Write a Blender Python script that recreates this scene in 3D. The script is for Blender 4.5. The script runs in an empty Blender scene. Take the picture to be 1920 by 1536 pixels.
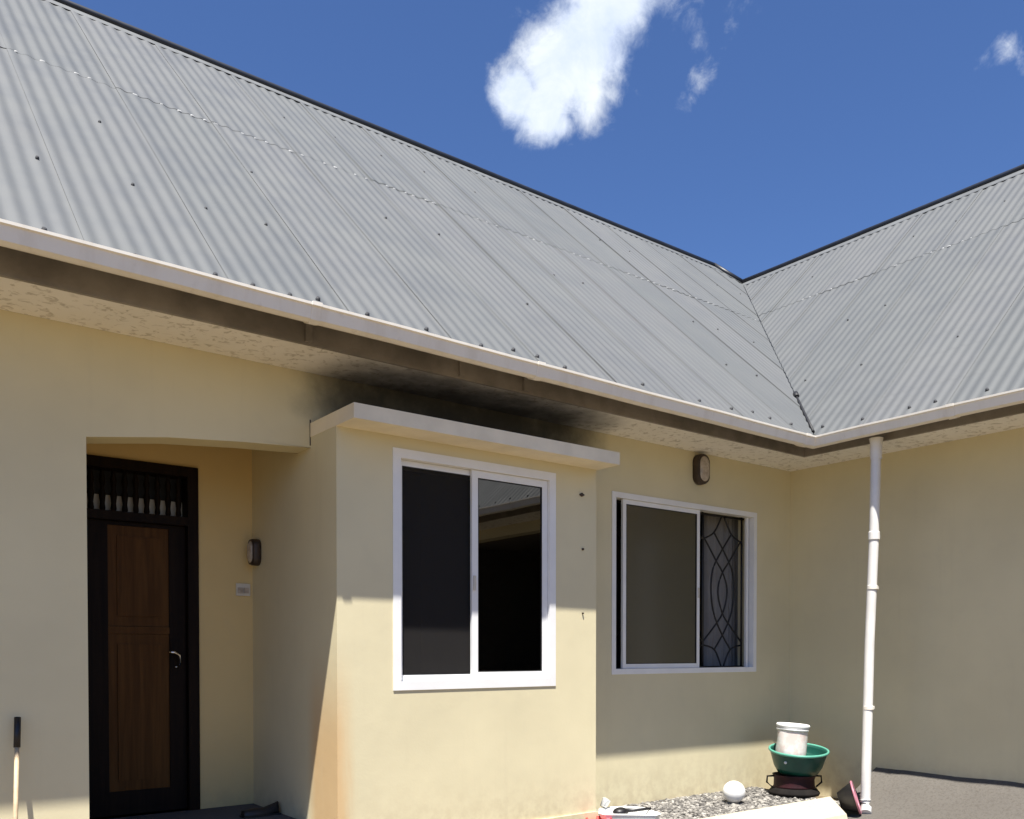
import bpy, bmesh, math, random
from mathutils import Vector, Matrix
random.seed(7)
S = bpy.context.scene
COL = S.collection
R = math.radians
EYE = 1.38                                   # camera height above the yard
CX, CY = -7.5591, -5.3466                    # camera position; house inner corner is the origin
FPX, YAW, PITCH, PPY = 1663.83, 52.6422, -1.0283, 1254.65

# ------------------------------------------------------------------ camera
cam = bpy.data.cameras.new('camera'); camo = bpy.data.objects.new('camera', cam); COL.objects.link(camo)
camo.location = (CX, CY, EYE)
camo.rotation_euler = (R(90 + PITCH), 0, R(YAW - 90))
cam.sensor_width = 36; cam.lens = FPX / 1920 * 36
cam.shift_y = (PPY - 768) / 1920
cam.clip_start = .05; cam.clip_end = 3000
S.camera = camo
_a, _p = R(YAW), R(PITCH)
_fw = Vector((math.cos(_a), math.sin(_a), 0)); RT = Vector((math.sin(_a), -math.cos(_a), 0)); UPV = Vector((0, 0, 1))
FWD = _fw * math.cos(_p) + UPV * math.sin(_p); UPC = UPV * math.cos(_p) - _fw * math.sin(_p); CAM = Vector((CX, CY, EYE))
def ray(x, y): return FWD + RT * ((x - 960) / FPX) - UPC * ((y - PPY) / FPX)
def on_y(x, y, v): d = ray(x, y); return CAM + d * ((v - CAM.y) / d.y)
def on_x(x, y, v): d = ray(x, y); return CAM + d * ((v - CAM.x) / d.x)
def on_z(x, y, v): d = ray(x, y); return CAM + d * ((v - CAM.z) / d.z)

# ------------------------------------------------------------------ sun and sky
SUN_TO = Vector((-.268, -.312, 1)).normalized()          # direction towards the sun
el = math.asin(SUN_TO.z); az = math.atan2(SUN_TO.x, SUN_TO.y)
sun = bpy.data.lights.new('sun', 'SUN'); suno = bpy.data.objects.new('sun', sun); COL.objects.link(suno)
suno.rotation_euler = SUN_TO.to_track_quat('Z', 'Y').to_euler(); suno.location = (-4, -6, 12)
sun.energy = 5.0; sun.angle = R(.53); sun.color = (1, .96, .89)
W = bpy.data.worlds.new('World'); S.world = W; W.use_nodes = True
S.view_settings.view_transform = 'Standard'; S.view_settings.look = 'None'; S.view_settings.gamma = 1
S.view_settings.exposure = 1.06

class NT:
    def __init__(s, tree): s.t = tree; s.n = tree.nodes; s.l = tree.links
    def node(s, typ, **kw):
        n = s.n.new(typ)
        for k, v in kw.items(): setattr(n, k, v)
        return n
    def set(s, sock, v):
        if isinstance(v, bpy.types.NodeSocket): s.l.new(v, sock)
        else: sock.default_value = v
    def math(s, op, a, b=0.0, c=0.0, clamp=False):
        n = s.node('ShaderNodeMath', operation=op, use_clamp=clamp)
        s.set(n.inputs[0], a); s.set(n.inputs[1], b); s.set(n.inputs[2], c)
        return n.outputs[0]
    def vmath(s, op, a, b=(0, 0, 0)):
        n = s.node('ShaderNodeVectorMath', operation=op); s.set(n.inputs[0], a); s.set(n.inputs[1], b)
        return n.outputs['Value'] if op in ('DOT_PRODUCT', 'LENGTH') else n.outputs[0]
    def noise(s, vec, scale, detail=4, rough=.55, dist=0.0):
        n = s.node('ShaderNodeTexNoise'); s.set(n.inputs['Vector'], vec)
        n.inputs['Scale'].default_value = scale; n.inputs['Detail'].default_value = detail
        n.inputs['Roughness'].default_value = rough; n.inputs['Distortion'].default_value = dist
        return n.outputs[0]
    def ramp(s, fac, lo, hi, a=0.0, b=1.0, smooth=True):
        n = s.node('ShaderNodeMapRange'); n.interpolation_type = 'SMOOTHSTEP' if smooth else 'LINEAR'
        s.set(n.inputs[0], fac); n.inputs[1].default_value = lo; n.inputs[2].default_value = hi
        n.inputs[3].default_value = a; n.inputs[4].default_value = b
        return n.outputs[0]
    def mix(s, fac, a, b, blend='MIX'):
        n = s.node('ShaderNodeMix', data_type='RGBA', blend_type=blend)
        s.set(n.inputs[0], fac)
        s.set(n.inputs[6], a if isinstance(a, bpy.types.NodeSocket) else (*a, 1))
        s.set(n.inputs[7], b if isinstance(b, bpy.types.NodeSocket) else (*b, 1))
        return n.outputs[2]

wn = NT(W.node_tree); wn.n.clear()
sky = wn.node('ShaderNodeTexSky', sky_type='NISHITA'); sky.sun_disc = False
sky.sun_elevation = el; sky.sun_rotation = az; sky.altitude = 0; sky.air_density = 1.0; sky.dust_density = .3; sky.ozone_density = 6.0
SKY_STR = .0605
bg = wn.node('ShaderNodeBackground'); bg.inputs[1].default_value = SKY_STR
out = wn.node('ShaderNodeOutputWorld')
gen = wn.node('ShaderNodeTexCoord').outputs['Generated']
# clouds: drifting patches of the real sky dome, laid out on a tangent plane about a fixed world direction
cdir = ray(1090, 110).normalized()
e1 = cdir.cross(UPV).normalized(); e2 = e1.cross(cdir).normalized()
def cl2(x, y): d = ray(x, y); k = d.dot(cdir); return d.dot(e1) / k, d.dot(e2) / k
dc = wn.math('MAXIMUM', wn.vmath('DOT_PRODUCT', gen, tuple(cdir)), .05)
ca = wn.math('DIVIDE', wn.vmath('DOT_PRODUCT', gen, tuple(e1)), dc)
cb = wn.math('DIVIDE', wn.vmath('DOT_PRODUCT', gen, tuple(e2)), dc)
comb = wn.node('ShaderNodeCombineXYZ'); wn.set(comb.inputs[0], ca); wn.set(comb.inputs[1], cb)
cv = comb.outputs[0]
blobs = [(968, 178, 42, 1), (1020, 205, 48, 1), (1050, 232, 26, .8), (1045, 135, 62, 1), (1098, 78, 70, 1), (1140, 5, 68, 1), (1172, -75, 80, 1), (1090, 178, 48, .75), (1135, 165, 36, .5),
         (1180, 50, 42, .5), (1285, 30, 40, .36), (1305, 75, 22, .32), (1312, 150, 28, .27), (1280, 195, 24, .28), (1375, 45, 18, .25), (1845, 118, 26, .36), (1885, 98, 30, .40), (1925, 110, 30, .36), (1420, -15, 50, .34)]
field = None
for (x, y, r, w) in blobs:
    a, b = cl2(x, y); rr = r / FPX * 1.12
    da = wn.math('SUBTRACT', ca, a); db = wn.math('SUBTRACT', cb, b)
    d2 = wn.math('ADD', wn.math('MULTIPLY', da, da), wn.math('MULTIPLY', db, db))
    g = wn.math('MULTIPLY', wn.math('POWER', 2.71828, wn.math('MULTIPLY', d2, -1 / rr ** 2)), w)
    field = g if field is None else wn.math('MAXIMUM', wn.math('MULTIPLY', wn.math('ADD', field, g), .5), wn.math('MAXIMUM', field, g))
n1 = wn.noise(cv, 13, 8, .62, .4); n2 = wn.noise(cv, 42, 8, .66, .5)
tex = wn.math('ADD', wn.math('MULTIPLY', wn.math('SUBTRACT', n1, .5), 1.15), wn.math('MULTIPLY', wn.math('SUBTRACT', n2, .5), .62))
mainc = wn.ramp(wn.math('ADD', field, wn.math('MULTIPLY', tex, .85)), .24, .80)
# the rest of the sky carries a few more clouds of the same kind
big = wn.noise(gen, 2.3, 2, .5); fine = wn.noise(gen, 7, 7, .6, .3)
rest = wn.ramp(wn.math('ADD', wn.math('MULTIPLY', big, .6), wn.math('MULTIPLY', fine, .4)), .60, .72)
sx = wn.node('ShaderNodeSeparateXYZ'); wn.set(sx.inputs[0], gen)
rest = wn.math('MULTIPLY', rest, wn.ramp(sx.outputs[2], .02, .2))
inplane = wn.ramp(wn.vmath('DOT_PRODUCT', gen, tuple(cdir)), .72, .80)
rest = wn.math('MULTIPLY', rest, wn.math('SUBTRACT', 1, inplane))
mainc = wn.math('MULTIPLY', mainc, inplane)
cover = wn.math('MAXIMUM', mainc, rest, clamp=True)
shade = wn.ramp(n1, .3, .7)
ccol = wn.mix(shade, (5.9, 6.8, 8.6), (7.9, 8.4, 9.0))
skyc = wn.mix(1.0, sky.outputs[0], (.76, .88, 1.12), 'MULTIPLY')
wn.set(bg.inputs[0], wn.mix(cover, skyc, ccol))
wn.l.new(bg.outputs[0], out.inputs[0])

# ------------------------------------------------------------------ materials
MATS = {}
def material(name):
    m = bpy.data.materials.new(name); m.use_nodes = True; t = NT(m.node_tree)
    b = m.node_tree.nodes['Principled BSDF']; MATS[name] = m
    return m, t, b
def pos(t): return t.node('ShaderNodeNewGeometry').outputs['Position']
def bump(t, b, h, strength, dist=.01):
    n = t.node('ShaderNodeBump'); n.inputs['Strength'].default_value = strength; n.inputs['Distance'].default_value = dist
    t.set(n.inputs['Height'], h); t.l.new(n.outputs[0], b.inputs['Normal'])
def simple(name, col, rough=.5, metal=0, var=.12, scale=9, spec=.5, grain=0):
    m, t, b = material(name)
    p = pos(t); n = t.noise(p, scale, 5, .6)
    c = t.mix(t.ramp(n, .3, .7), tuple(x * (1 - var) for x in col), tuple(min(1, x * (1 + var)) for x in col))
    t.set(b.inputs['Base Color'], c); b.inputs['Roughness'].default_value = rough; b.inputs['Metallic'].default_value = metal
    b.inputs['Specular IOR Level'].default_value = spec
    if grain: bump(t, b, t.noise(p, scale * 8, 4), grain, .004)
    return m

XBAY = -5.1089
CREAM = (.680, .610, .405)
def sep(t, p):
    n = t.node('ShaderNodeSeparateXYZ'); t.set(n.inputs[0], p); return n.outputs
def soot(t, p):      # smoke stain over the kitchen bay: a shape of its own on soffit and wall top
    o = sep(t, p)
    nz = t.math('MULTIPLY', t.math('SUBTRACT', t.noise(p, 3.2, 7, .65), .5), 1.3)
    dx = t.math('DIVIDE', t.math('ADD', o[0], 3.86), 1.26)
    dx2 = t.math('MULTIPLY', t.math('MULTIPLY', dx, dx), t.math('MULTIPLY', dx, dx))
    dy = t.math('DIVIDE', t.math('MAXIMUM', t.math('MULTIPLY', t.math('ADD', o[1], -.05), -1), 0), .62)
    dz = t.math('DIVIDE', t.math('MAXIMUM', t.math('SUBTRACT', EYE + 1.62, o[2]), 0), .22)
    d = t.math('ADD', t.math('ADD', dx2, t.math('MULTIPLY', dy, dy)), t.math('MULTIPLY', dz, dz))
    return t.ramp(t.math('ADD', d, nz), -.1, 1.75, 1, 0)
def wall_mat(name, base, with_soot=True, dirt=True):
    m, t, b = material(name); p = pos(t); o = sep(t, p)
    n1 = t.noise(p, .9, 4, .55); n2 = t.noise(p, 6, 5, .6)
    mp = t.node('ShaderNodeMapping'); t.set(mp.inputs[0], p); mp.inputs['Scale'].default_value = (7, 7, .55)
    streak = t.noise(mp.outputs[0], 1.3, 5, .6)
    c = t.mix(t.ramp(n1, .3, .72), tuple(x * .93 for x in base), tuple(x * 1.04 for x in base))
    c = t.mix(t.ramp(n2, .52, .78, 0, .10), c, (.50, .45, .33))
    c = t.mix(t.ramp(streak, .55, .8, 0, .11), c, (.42, .36, .25))
    if dirt:      # rain splash: mud specks low on the wall
        low = t.math('MULTIPLY', t.ramp(o[2], .05, .62, 1, 0), t.ramp(t.noise(p, 11, 6, .65), .36, .66, .03, .40))
        c = t.mix(low, c, (.40, .31, .19))
    if with_soot:      # rusty run-off stain down the bay corner
        ax = t.math('ABSOLUTE', t.math('SUBTRACT', o[0], XBAY)); ny = t.math('MULTIPLY', t.math('SUBTRACT', t.noise(mp.outputs[0], 2.0, 5, .6), .5), .16)
        k = t.math('MULTIPLY', t.ramp(t.math('ADD', ax, ny), .0, .15, 1, 0), t.math('MULTIPLY', t.ramp(o[1], -.08, .1, 1, 0), t.ramp(o[2], .75, 1.5, .65, 0)))
        c = t.mix(k, c, (.60, .36, .15))
        c = t.mix(t.math('MULTIPLY', soot(t, p), .96), c, (.028, .025, .020))
    t.set(b.inputs['Base Color'], c); b.inputs['Roughness'].default_value = .62; b.inputs['Specular IOR Level'].default_value = .3
    h = t.math('ADD', t.math('MULTIPLY', t.noise(p, 2.2, 3), 1.0), t.math('MULTIPLY', t.noise(p, 55, 5, .6), .12))
    bump(t, b, h, .35, .012)
    return m
wall_mat('cream_paint', CREAM)
wall_mat('porch_bounce_paint', (.70, .53, .25), False)  # cream wall with the porch's warm bounce light put into the colour
def soffit_mat():
    m, t, b = material('soffit_paint'); p = pos(t)
    c = t.mix(t.ramp(t.noise(p, 1.4, 4), .3, .7), (.83, .80, .74), (.90, .87, .82))
    sp = t.math('MULTIPLY', t.ramp(t.noise(p, 20, 4, .55, .6), .52, .66, 0, .7), t.ramp(t.noise(p, 2.5, 3), .33, .5))
    c = t.mix(sp, c, (.46, .42, .36))
    c = t.mix(t.math('MULTIPLY', soot(t, p), .95), c, (.028, .025, .020))
    t.set(b.inputs['Base Color'], c); b.inputs['Roughness'].default_value = .8
    bump(t, b, t.noise(p, 25, 5), .4, .006)
soffit_mat()
def roof_mat():
    m, t, b = material('roof_steel'); p = pos(t)
    rnd = t.node('ShaderNodeObjectInfo').outputs['Random']
    n = t.noise(p, 1.1, 5, .6)
    mp = t.node('ShaderNodeMapping'); t.set(mp.inputs[0], t.node('ShaderNodeTexCoord').outputs['Object']); mp.inputs['Scale'].default_value = (14, .7, 1)
    st = t.noise(mp.outputs[0], 1, 5, .6)
    c = t.mix(rnd, (.106, .111, .111), (.121, .124, .124))
    c = t.mix(t.ramp(n, .35, .7, 0, .35), c, (.124, .130, .125))
    c = t.mix(t.ramp(st, .5, .8, 0, .30), c, (.086, .088, .087))
    t.set(b.inputs['Base Color'], c); b.inputs['Metallic'].default_value = .0; b.inputs['Specular IOR Level'].default_value = .35
    t.set(b.inputs['Roughness'], t.ramp(t.noise(p, 3, 4), .3, .7, .48, .62))
    bump(t, b, t.noise(p, 40, 4), .08, .003)
roof_mat()
simple('flap_steel', (.14, .145, .145), .5, 0, .15, 4)
simple('ridge_black', (.012, .014, .020), .45, 0, .3, 5)
simple('screw_dark', (.030, .030, .032), .6, 0, .3, 20)
simple('glint_white', (.36, .36, .35), .6, 0, .1, 30)  # pale colour standing for glints on the roof lap
simple('fascia_paint', (.255, .228, .200), .7, 0, .25, 3, .3, .15)
m, t, b = material('gutter_white'); p = pos(t)
mp = t.node('ShaderNodeMapping'); t.set(mp.inputs[0], p); mp.inputs['Scale'].default_value = (6, 6, 1)
c = t.mix(t.ramp(t.noise(mp.outputs[0], 1.5, 5, .6), .45, .75, 0, .35), (.82, .775, .69), (.62, .55, .44))
c = t.mix(t.ramp(t.noise(p, 14, 4), .62, .8, 0, .3), c, (.40, .33, .24))
t.set(b.inputs['Base Color'], c); b.inputs['Roughness'].default_value = .45
simple('pipe_white', (.76, .74, .70), .38, 0, .06, 5)
simple('frame_white', (.80, .80, .79), .35, 0, .03, 5)
simple('hood_paint', (.78, .70, .54), .7, 0, .08, 3, .3, .12)
simple('rubber_black', (.010, .010, .011), .6)
simple('iron_black', (.012, .012, .013), .5, 0, .2, 20)
def glass_mat(name, tint, ior, rg=.01):
    m, t, b = material(name); t.n.remove(b)
    tr = t.node('ShaderNodeBsdfTransparent'); tr.inputs[0].default_value = (*tint, 1)
    gl = t.node('ShaderNodeBsdfGlossy'); gl.inputs['Roughness'].default_value = rg; gl.inputs[0].default_value = (.95, .95, .93, 1)
    nb = t.node('ShaderNodeBump'); nb.inputs['Strength'].default_value = .02; nb.inputs['Distance'].default_value = .01
    t.set(nb.inputs['Height'], t.noise(pos(t), 2.5, 2)); t.l.new(nb.outputs[0], gl.inputs['Normal'])
    fr = t.node('ShaderNodeFresnel'); fr.inputs[0].default_value = ior
    mx = t.node('ShaderNodeMixShader'); t.l.new(fr.outputs[0], mx.inputs[0]); t.l.new(tr.outputs[0], mx.inputs[1]); t.l.new(gl.outputs[0], mx.inputs[2])
    t.l.new(mx.outputs[0], m.node_tree.nodes['Material Output'].inputs[0])
glass_mat('tinted_glass', (.10, .10, .09), 2.05)
glass_mat('frosted_glass', (.06, .06, .05), 2.3, .22)
m, t, b = material('fly_screen'); t.n.remove(b)
tr = t.node('ShaderNodeBsdfTransparent'); df = t.node('ShaderNodeBsdfDiffuse'); df.inputs[0].default_value = (.035, .033, .032, 1)
mx = t.node('ShaderNodeMixShader'); mx.inputs[0].default_value = .55
t.l.new(tr.outputs[0], mx.inputs[1]); t.l.new(df.outputs[0], mx.inputs[2]); t.l.new(mx.outputs[0], m.node_tree.nodes['Material Output'].inputs[0])
def wood_mat(name, c0, c1, rough):
    m, t, b = material(name); p = pos(t)
    mp = t.node('ShaderNodeMapping'); t.set(mp.inputs[0], p); mp.inputs['Scale'].default_value = (22, 22, 1.2)
    n = t.noise(mp.outputs[0], 1.2, 5, .6, .6)
    t.set(b.inputs['Base Color'], t.mix(t.ramp(n, .3, .7), c0, c1)); b.inputs['Roughness'].default_value = rough
    b.inputs['Specular IOR Level'].default_value = .10
    bump(t, b, n, .15, .003)
wood_mat('dark_wood', (.007, .004, .003), (.014, .008, .005), .55)
wood_mat('brown_wood', (.066, .028, .007), (.105, .048, .013), .5)
simple('chrome', (.75, .75, .76), .18, 1, .03)
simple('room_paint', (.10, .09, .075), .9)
simple('curtain_cloth', (.27, .26, .25), .9, 0, .08, 6)
simple('plate_white', (.62, .58, .50), .5)
simple('lamp_brown', (.045, .028, .018), .5, 0, .2, 12)
simple('lamp_glass', (.42, .36, .30), .2, 0, .2, 30)
simple('basin_green', (.008, .066, .048), .35, 0, .15, 8)
simple('basin_rim', (.10, .34, .25), .35, 0, .1, 8)
simple('stove_maroon', (.030, .006, .008), .6, 0, .4, 10, .3, .2)
simple('soot_black', (.010, .008, .007), .85, 0, .4, 10, .2)
simple('ball_white', (.78, .77, .74), .45, 0, .05, 12)
simple('plastic_white', (.78, .78, .75), .4, 0, .06, 12)
simple('plastic_red', (.48, .035, .03), .35, 0, .1)
simple('plastic_pink', (.42, .17, .22), .4, 0, .1)
simple('plastic_black', (.010, .009, .010), .45, 0, .2)
simple('pole_wood', (.50, .38, .24), .6, 0, .15, 20)
simple('bristle', (.35, .24, .12), .9, 0, .3, 60)
m, t, b = material('bucket_plastic'); p = pos(t)
c = t.mix(t.ramp(t.noise(p, 9, 4, .6), .42, .62), (.78, .75, .70), (.72, .58, .52))
c = t.mix(t.ramp(t.noise(p, 24, 3), .64, .78, 0, .5), c, (.58, .28, .24))
t.set(b.inputs['Base Color'], c); b.inputs['Roughness'].default_value = .45
def ground_mat(name, c0, c1, c2, bs, scale=1.0):
    m, t, b = material(name); p = pos(t)
    c = t.mix(t.ramp(t.noise(p, .5 * scale, 6, .6), .35, .65), c0, c1)
    c = t.mix(t.ramp(t.noise(p, 38 * scale, 6, .7), .45, .68, 0, .7), c, c2)
    t.set(b.inputs['Base Color'], c); b.inputs['Roughness'].default_value = .95; b.inputs['Specular IOR Level'].default_value = .2
    bump(t, b, t.noise(p, 45 * scale, 6, .7), bs, .01)
ground_mat('yard_sand', (.150, .114, .068), (.172, .131, .080), (.115, .088, .054), .5)
ground_mat('apron_concrete', (.110, .100, .088), (.132, .121, .107), (.078, .069, .059), .6, 1.2)
ground_mat('porch_tile', (.085, .085, .090), (.11, .11, .115), (.07, .07, .07), .1)
ground_mat('kerb_plaster', (.52, .46, .34), (.58, .52, .40), (.44, .38, .28), .3)
m, t, b = material('stones')
rn = t.node('ShaderNodeNewGeometry').outputs['Random Per Island']
cr = t.node('ShaderNodeValToRGB'); t.set(cr.inputs[0], rn)
e = cr.color_ramp.elements; e[0].position = 0; e[0].color = (.05, .046, .042, 1); e[1].position = 1; e[1].color = (.36, .34, .305, 1)
x = e.new(.45); x.color = (.14, .13, .118, 1); x = e.new(.75); x.color = (.23, .215, .19, 1)
t.l.new(cr.outputs[0], b.inputs['Base Color']); b.inputs['Roughness'].default_value = .85

# ------------------------------------------------------------------ helpers
def link(name, me, mat, parent=None, smooth=False):
    o = bpy.data.objects.new(name, me); COL.objects.link(o)
    if mat and not me.materials: me.materials.append(MATS[mat])
    if parent: o.parent = parent; o.matrix_parent_inverse = Matrix.Identity(4); o.location = -world_loc(parent)
    if smooth:
        for f in me.polygons: f.use_smooth = len(f.vertices) <= 4
    return o
LOC = {}
def world_loc(o): return LOC.get(o.name, Vector((0, 0, 0)))
def fin(name, bm, mat, parent=None, smooth=False, bevel=0):
    if bevel: bmesh.ops.bevel(bm, geom=[e for e in bm.edges if len(e.link_faces) == 2 and e.calc_face_angle(0) > .5], offset=bevel, segments=2, affect='EDGES', profile=.6)
    bmesh.ops.recalc_face_normals(bm, faces=bm.faces[:])
    me = bpy.data.meshes.new(name); bm.to_mesh(me); bm.free()
    return link(name, me, mat, parent, smooth)
def empty(name, loc=(0, 0, 0)):
    o = bpy.data.objects.new(name, None); COL.objects.link(o); o.location = loc; o.empty_display_size = .2
    LOC[o.name] = Vector(loc); return o
def tag(o, label=None, cat=None, group=None, kind=None):
    for k, v in (('label', label), ('category', cat), ('group', group), ('kind', kind)):
        if v: o[k] = v
    return o
def box(bm, x0, x1, y0, y1, z0, z1):
    v = [bm.verts.new((x, y, z)) for x in (x0, x1) for y in (y0, y1) for z in (z0, z1)]
    for f in ((0, 1, 3, 2), (4, 6, 7, 5), (0, 4, 5, 1), (2, 3, 7, 6), (0, 2, 6, 4), (1, 5, 7, 3)): bm.faces.new([v[i] for i in f])
def boxo(name, dims, mat, parent=None, bevel=0):
    bm = bmesh.new(); box(bm, *dims); return fin(name, bm, mat, parent, False, bevel)
def prism(bm, poly, fn0, fn1):
    a = [bm.verts.new(fn0(*q)) for q in poly]; b = [bm.verts.new(fn1(*q)) for q in poly]
    bm.faces.new(a); bm.faces.new(b[::-1])
    for i in range(len(poly)): j = (i + 1) % len(poly); bm.faces.new((a[i], a[j], b[j], b[i]))
def tube(bm, pts, r, seg=8, caps=True, flat=None):
    pts = [Vector(q) for q in pts]; rings = []
    for i, q in enumerate(pts):
        d = (pts[min(i + 1, len(pts) - 1)] - pts[max(i - 1, 0)]).normalized()
        a = d.cross(Vector((0, 0, 1)) if abs(d.z) < .9 else Vector((0, 1, 0))).normalized(); c = a.cross(d)
        rr = r[i] if isinstance(r, (list, tuple)) else r
        rings.append([bm.verts.new(q + (a * math.cos(k * 2 * math.pi / seg) + c * math.sin(k * 2 * math.pi / seg)) * rr) for k in range(seg)])
    for i in range(len(rings) - 1):
        for k in range(seg): j = (k + 1) % seg; bm.faces.new((rings[i][k], rings[i][j], rings[i + 1][j], rings[i + 1][k]))
    if caps: bm.faces.new(rings[0]); bm.faces.new(rings[-1][::-1])
def lathe(bm, prof, c=(0, 0, 0), seg=36, closed=False, sy=1.0, wob=0.0, M=None):
    rings = []
    for i, (r, z) in enumerate(prof):
        ring = []
        for k in range(seg):
            a = k * 2 * math.pi / seg; rr = r * (1 + wob * math.sin(3 * a + i) * .5 + wob * math.sin(5 * a + 1.3 * i) * .5)
            q = Vector((rr * math.cos(a), rr * sy * math.sin(a), z))
            if M: q = M @ q
            ring.append(bm.verts.new(q + Vector(c)))
        rings.append(ring)
    for i in range(len(rings) - 1):
        for k in range(seg): j = (k + 1) % seg; bm.faces.new((rings[i][k], rings[i][j], rings[i + 1][j], rings[i + 1][k]))
    if closed:
        for k in range(seg): j = (k + 1) % seg; bm.faces.new((rings[-1][k], rings[-1][j], rings[0][j], rings[0][k]))
    else: bm.faces.new(rings[0]); bm.faces.new(rings[-1][::-1])
def grid_wall(us, zs, solid, d0, d1, axis, fix=None):
    """wall slab with openings: cells us x zs, solid(i,j); faces at depths d0 and d1; axis 'x': runs along x, depth is y"""
    bm = bmesh.new(); V = {}
    def P(i, j, d):
        if (i, j, d) not in V:
            u, z = us[i], zs[j]
            if fix: u, z = fix(u, z)
            dd = (d0, d1)[d]; V[(i, j, d)] = bm.verts.new((u, dd, z) if axis == 'x' else (dd, u, z))
        return V[(i, j, d)]
    nu, nz = len(us) - 1, len(zs) - 1
    so = lambda i, j: 0 <= i < nu and 0 <= j < nz and solid(i, j)
    for i in range(nu):
        for j in range(nz):
            if not so(i, j): continue
            for d in (0, 1): bm.faces.new([P(i, j, d), P(i + 1, j, d), P(i + 1, j + 1, d), P(i, j + 1, d)])
            if not so(i - 1, j): bm.faces.new([P(i, j, 0), P(i, j + 1, 0), P(i, j + 1, 1), P(i, j, 1)])
            if not so(i + 1, j): bm.faces.new([P(i + 1, j, 0), P(i + 1, j + 1, 0), P(i + 1, j + 1, 1), P(i + 1, j, 1)])
            if not so(i, j - 1): bm.faces.new([P(i, j, 0), P(i + 1, j, 0), P(i + 1, j, 1), P(i, j, 1)])
            if not so(i, j + 1): bm.faces.new([P(i, j + 1, 0), P(i + 1, j + 1, 0), P(i + 1, j + 1, 1), P(i, j + 1, 1)])
    return bm

# ------------------------------------------------------------------ dimensions
XL = -10.4; YF = -10.0                       # far ends of the two wings (out of frame)
V_, Q_ = 2.8163, .2843                       # right ridge at x = V_, left ridge at y = V_ + Q_
YRL = V_ + Q_; W1, W2 = 2 * YRL, 2 * V_
TP = .936; GO = .843; ZG = EYE + 1.874      # roof slope, gutter lip offset and height
ZS = EYE + 1.80                              # soffit
OF = .494                                    # fascia offset
YB, XB, YR = .3683, -5.1089, 1.0093          # bay front, bay side, porch back wall
XBR = -2.955                                 # bay right side
XO = -6.44                                   # porch opening, left edge
ZP = EYE - 1.11                              # porch floor
TH = .2
def zroof(d): return ZG - .024 + (d + GO) * TP   # d = distance into the house

# ------------------------------------------------------------------ ground
def sheet(name, pts, mat, kind='structure'):
    bm = bmesh.new(); bm.faces.new([bm.verts.new(q) for q in pts]); o = fin(name, bm, mat); o['kind'] = kind; return o
sheet('ground', [(-900, -900, 0), (900, -900, 0), (900, 900, 0), (-900, 900, 0)], 'yard_sand')
bm = bmesh.new()       # sloped concrete apron along the right wing
n = 40
for i in range(n + 1):
    y = -.93 + (YF + .93) * i / n
    for (x, z) in ((0.05, EYE - 1.02), (-.25, EYE - 1.17), (-.55, EYE - 1.335), (-.92, .012), (-.95, -.05)):
        bm.verts.new((x + .008 * math.sin(i * 2.1), y, z + .006 * math.sin(i * 1.7 + x * 9)))
bm.verts.ensure_lookup_table()
for i in range(n):
    for k in range(4): a = i * 5 + k; bm.faces.new((bm.verts[a], bm.verts[a + 1], bm.verts[a + 6], bm.verts[a + 5]))
fin('apron', bm, 'apron_concrete', None, True)['kind'] = 'structure'
boxo('porch_floor', (XO + .002, XB - .002, -.05, YR - .002, .0, ZP), 'porch_tile')['kind'] = 'structure'

# ------------------------------------------------------------------ house
house = tag(empty('house'), 'cream single storey house with grey corrugated roof and white gutters', 'house')
# long wall (plane y = 0) with porch opening, gap behind the bay, and window
w2a, w2b = on_y(1147, 922, 0), on_y(1417, 1257, 0)
X2a, X2b = w2a.x, w2b.x; Z2a, Z2b = EYE - .178, EYE + 1.339
xs = [XL, XO, -6.0, -5.55, XB, -4.7, -3.35, XBR - TH, X2a + .02, X2b - .02, 0.0]
ZBEAM = EYE + 1.33
zs_ = [0, ZP, EYE - .2, Z2a + .02, ZBEAM - .12, Z2b - .02, ZS]
zs_ = [0, Z2a + .02, ZBEAM - .02, Z2b - .02, ZS] if Z2b - .02 > ZBEAM - .02 else [0, Z2a + .02, Z2b - .02, ZBEAM, ZS]
kz = zs_.index(ZBEAM - .02) if (ZBEAM - .02) in zs_ else zs_.index(ZBEAM)
k2 = min(range(len(zs_)), key=lambda k: abs(zs_[k] - (Z2b - .02)))
def solidL(i, j):
    if 1 <= i <= 3 and j < kz: return False            # porch
    if 4 <= i <= 6 and j < kz: return False            # behind bay
    if i == 8 and 1 <= j < k2: return False            # window
    return True
def fixL(u, z):
    if abs(z - zs_[kz]) < 1e-6:
        for ux, zz in ((XO, 1.196), (-6.0, 1.258), (-5.55, 1.296), (XB, 1.322)):
            if abs(u - ux) < 1e-6: return u, EYE + zz
    return u, z
fin('wall', grid_wall(xs, zs_, solidL, 0.0, TH, 'x', fixL), 'cream_paint', house)
# right wing wall (plane x = 0) with an unseen recess, added to darken the bay pane's reflection
ys = [YF, -6.9, -3.7, 0.0]
fin('wall', grid_wall(ys, [0, ZS - .14, ZS], lambda i, j: not (i == 1 and j == 0), 0.0, TH, 'y'), 'cream_paint', house)
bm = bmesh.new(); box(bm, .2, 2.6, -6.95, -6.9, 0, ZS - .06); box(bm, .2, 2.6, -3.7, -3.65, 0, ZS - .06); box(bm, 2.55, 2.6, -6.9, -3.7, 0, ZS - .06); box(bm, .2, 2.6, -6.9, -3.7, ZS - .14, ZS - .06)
fin('unseen_recess', bm, 'room_paint', house)
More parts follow.
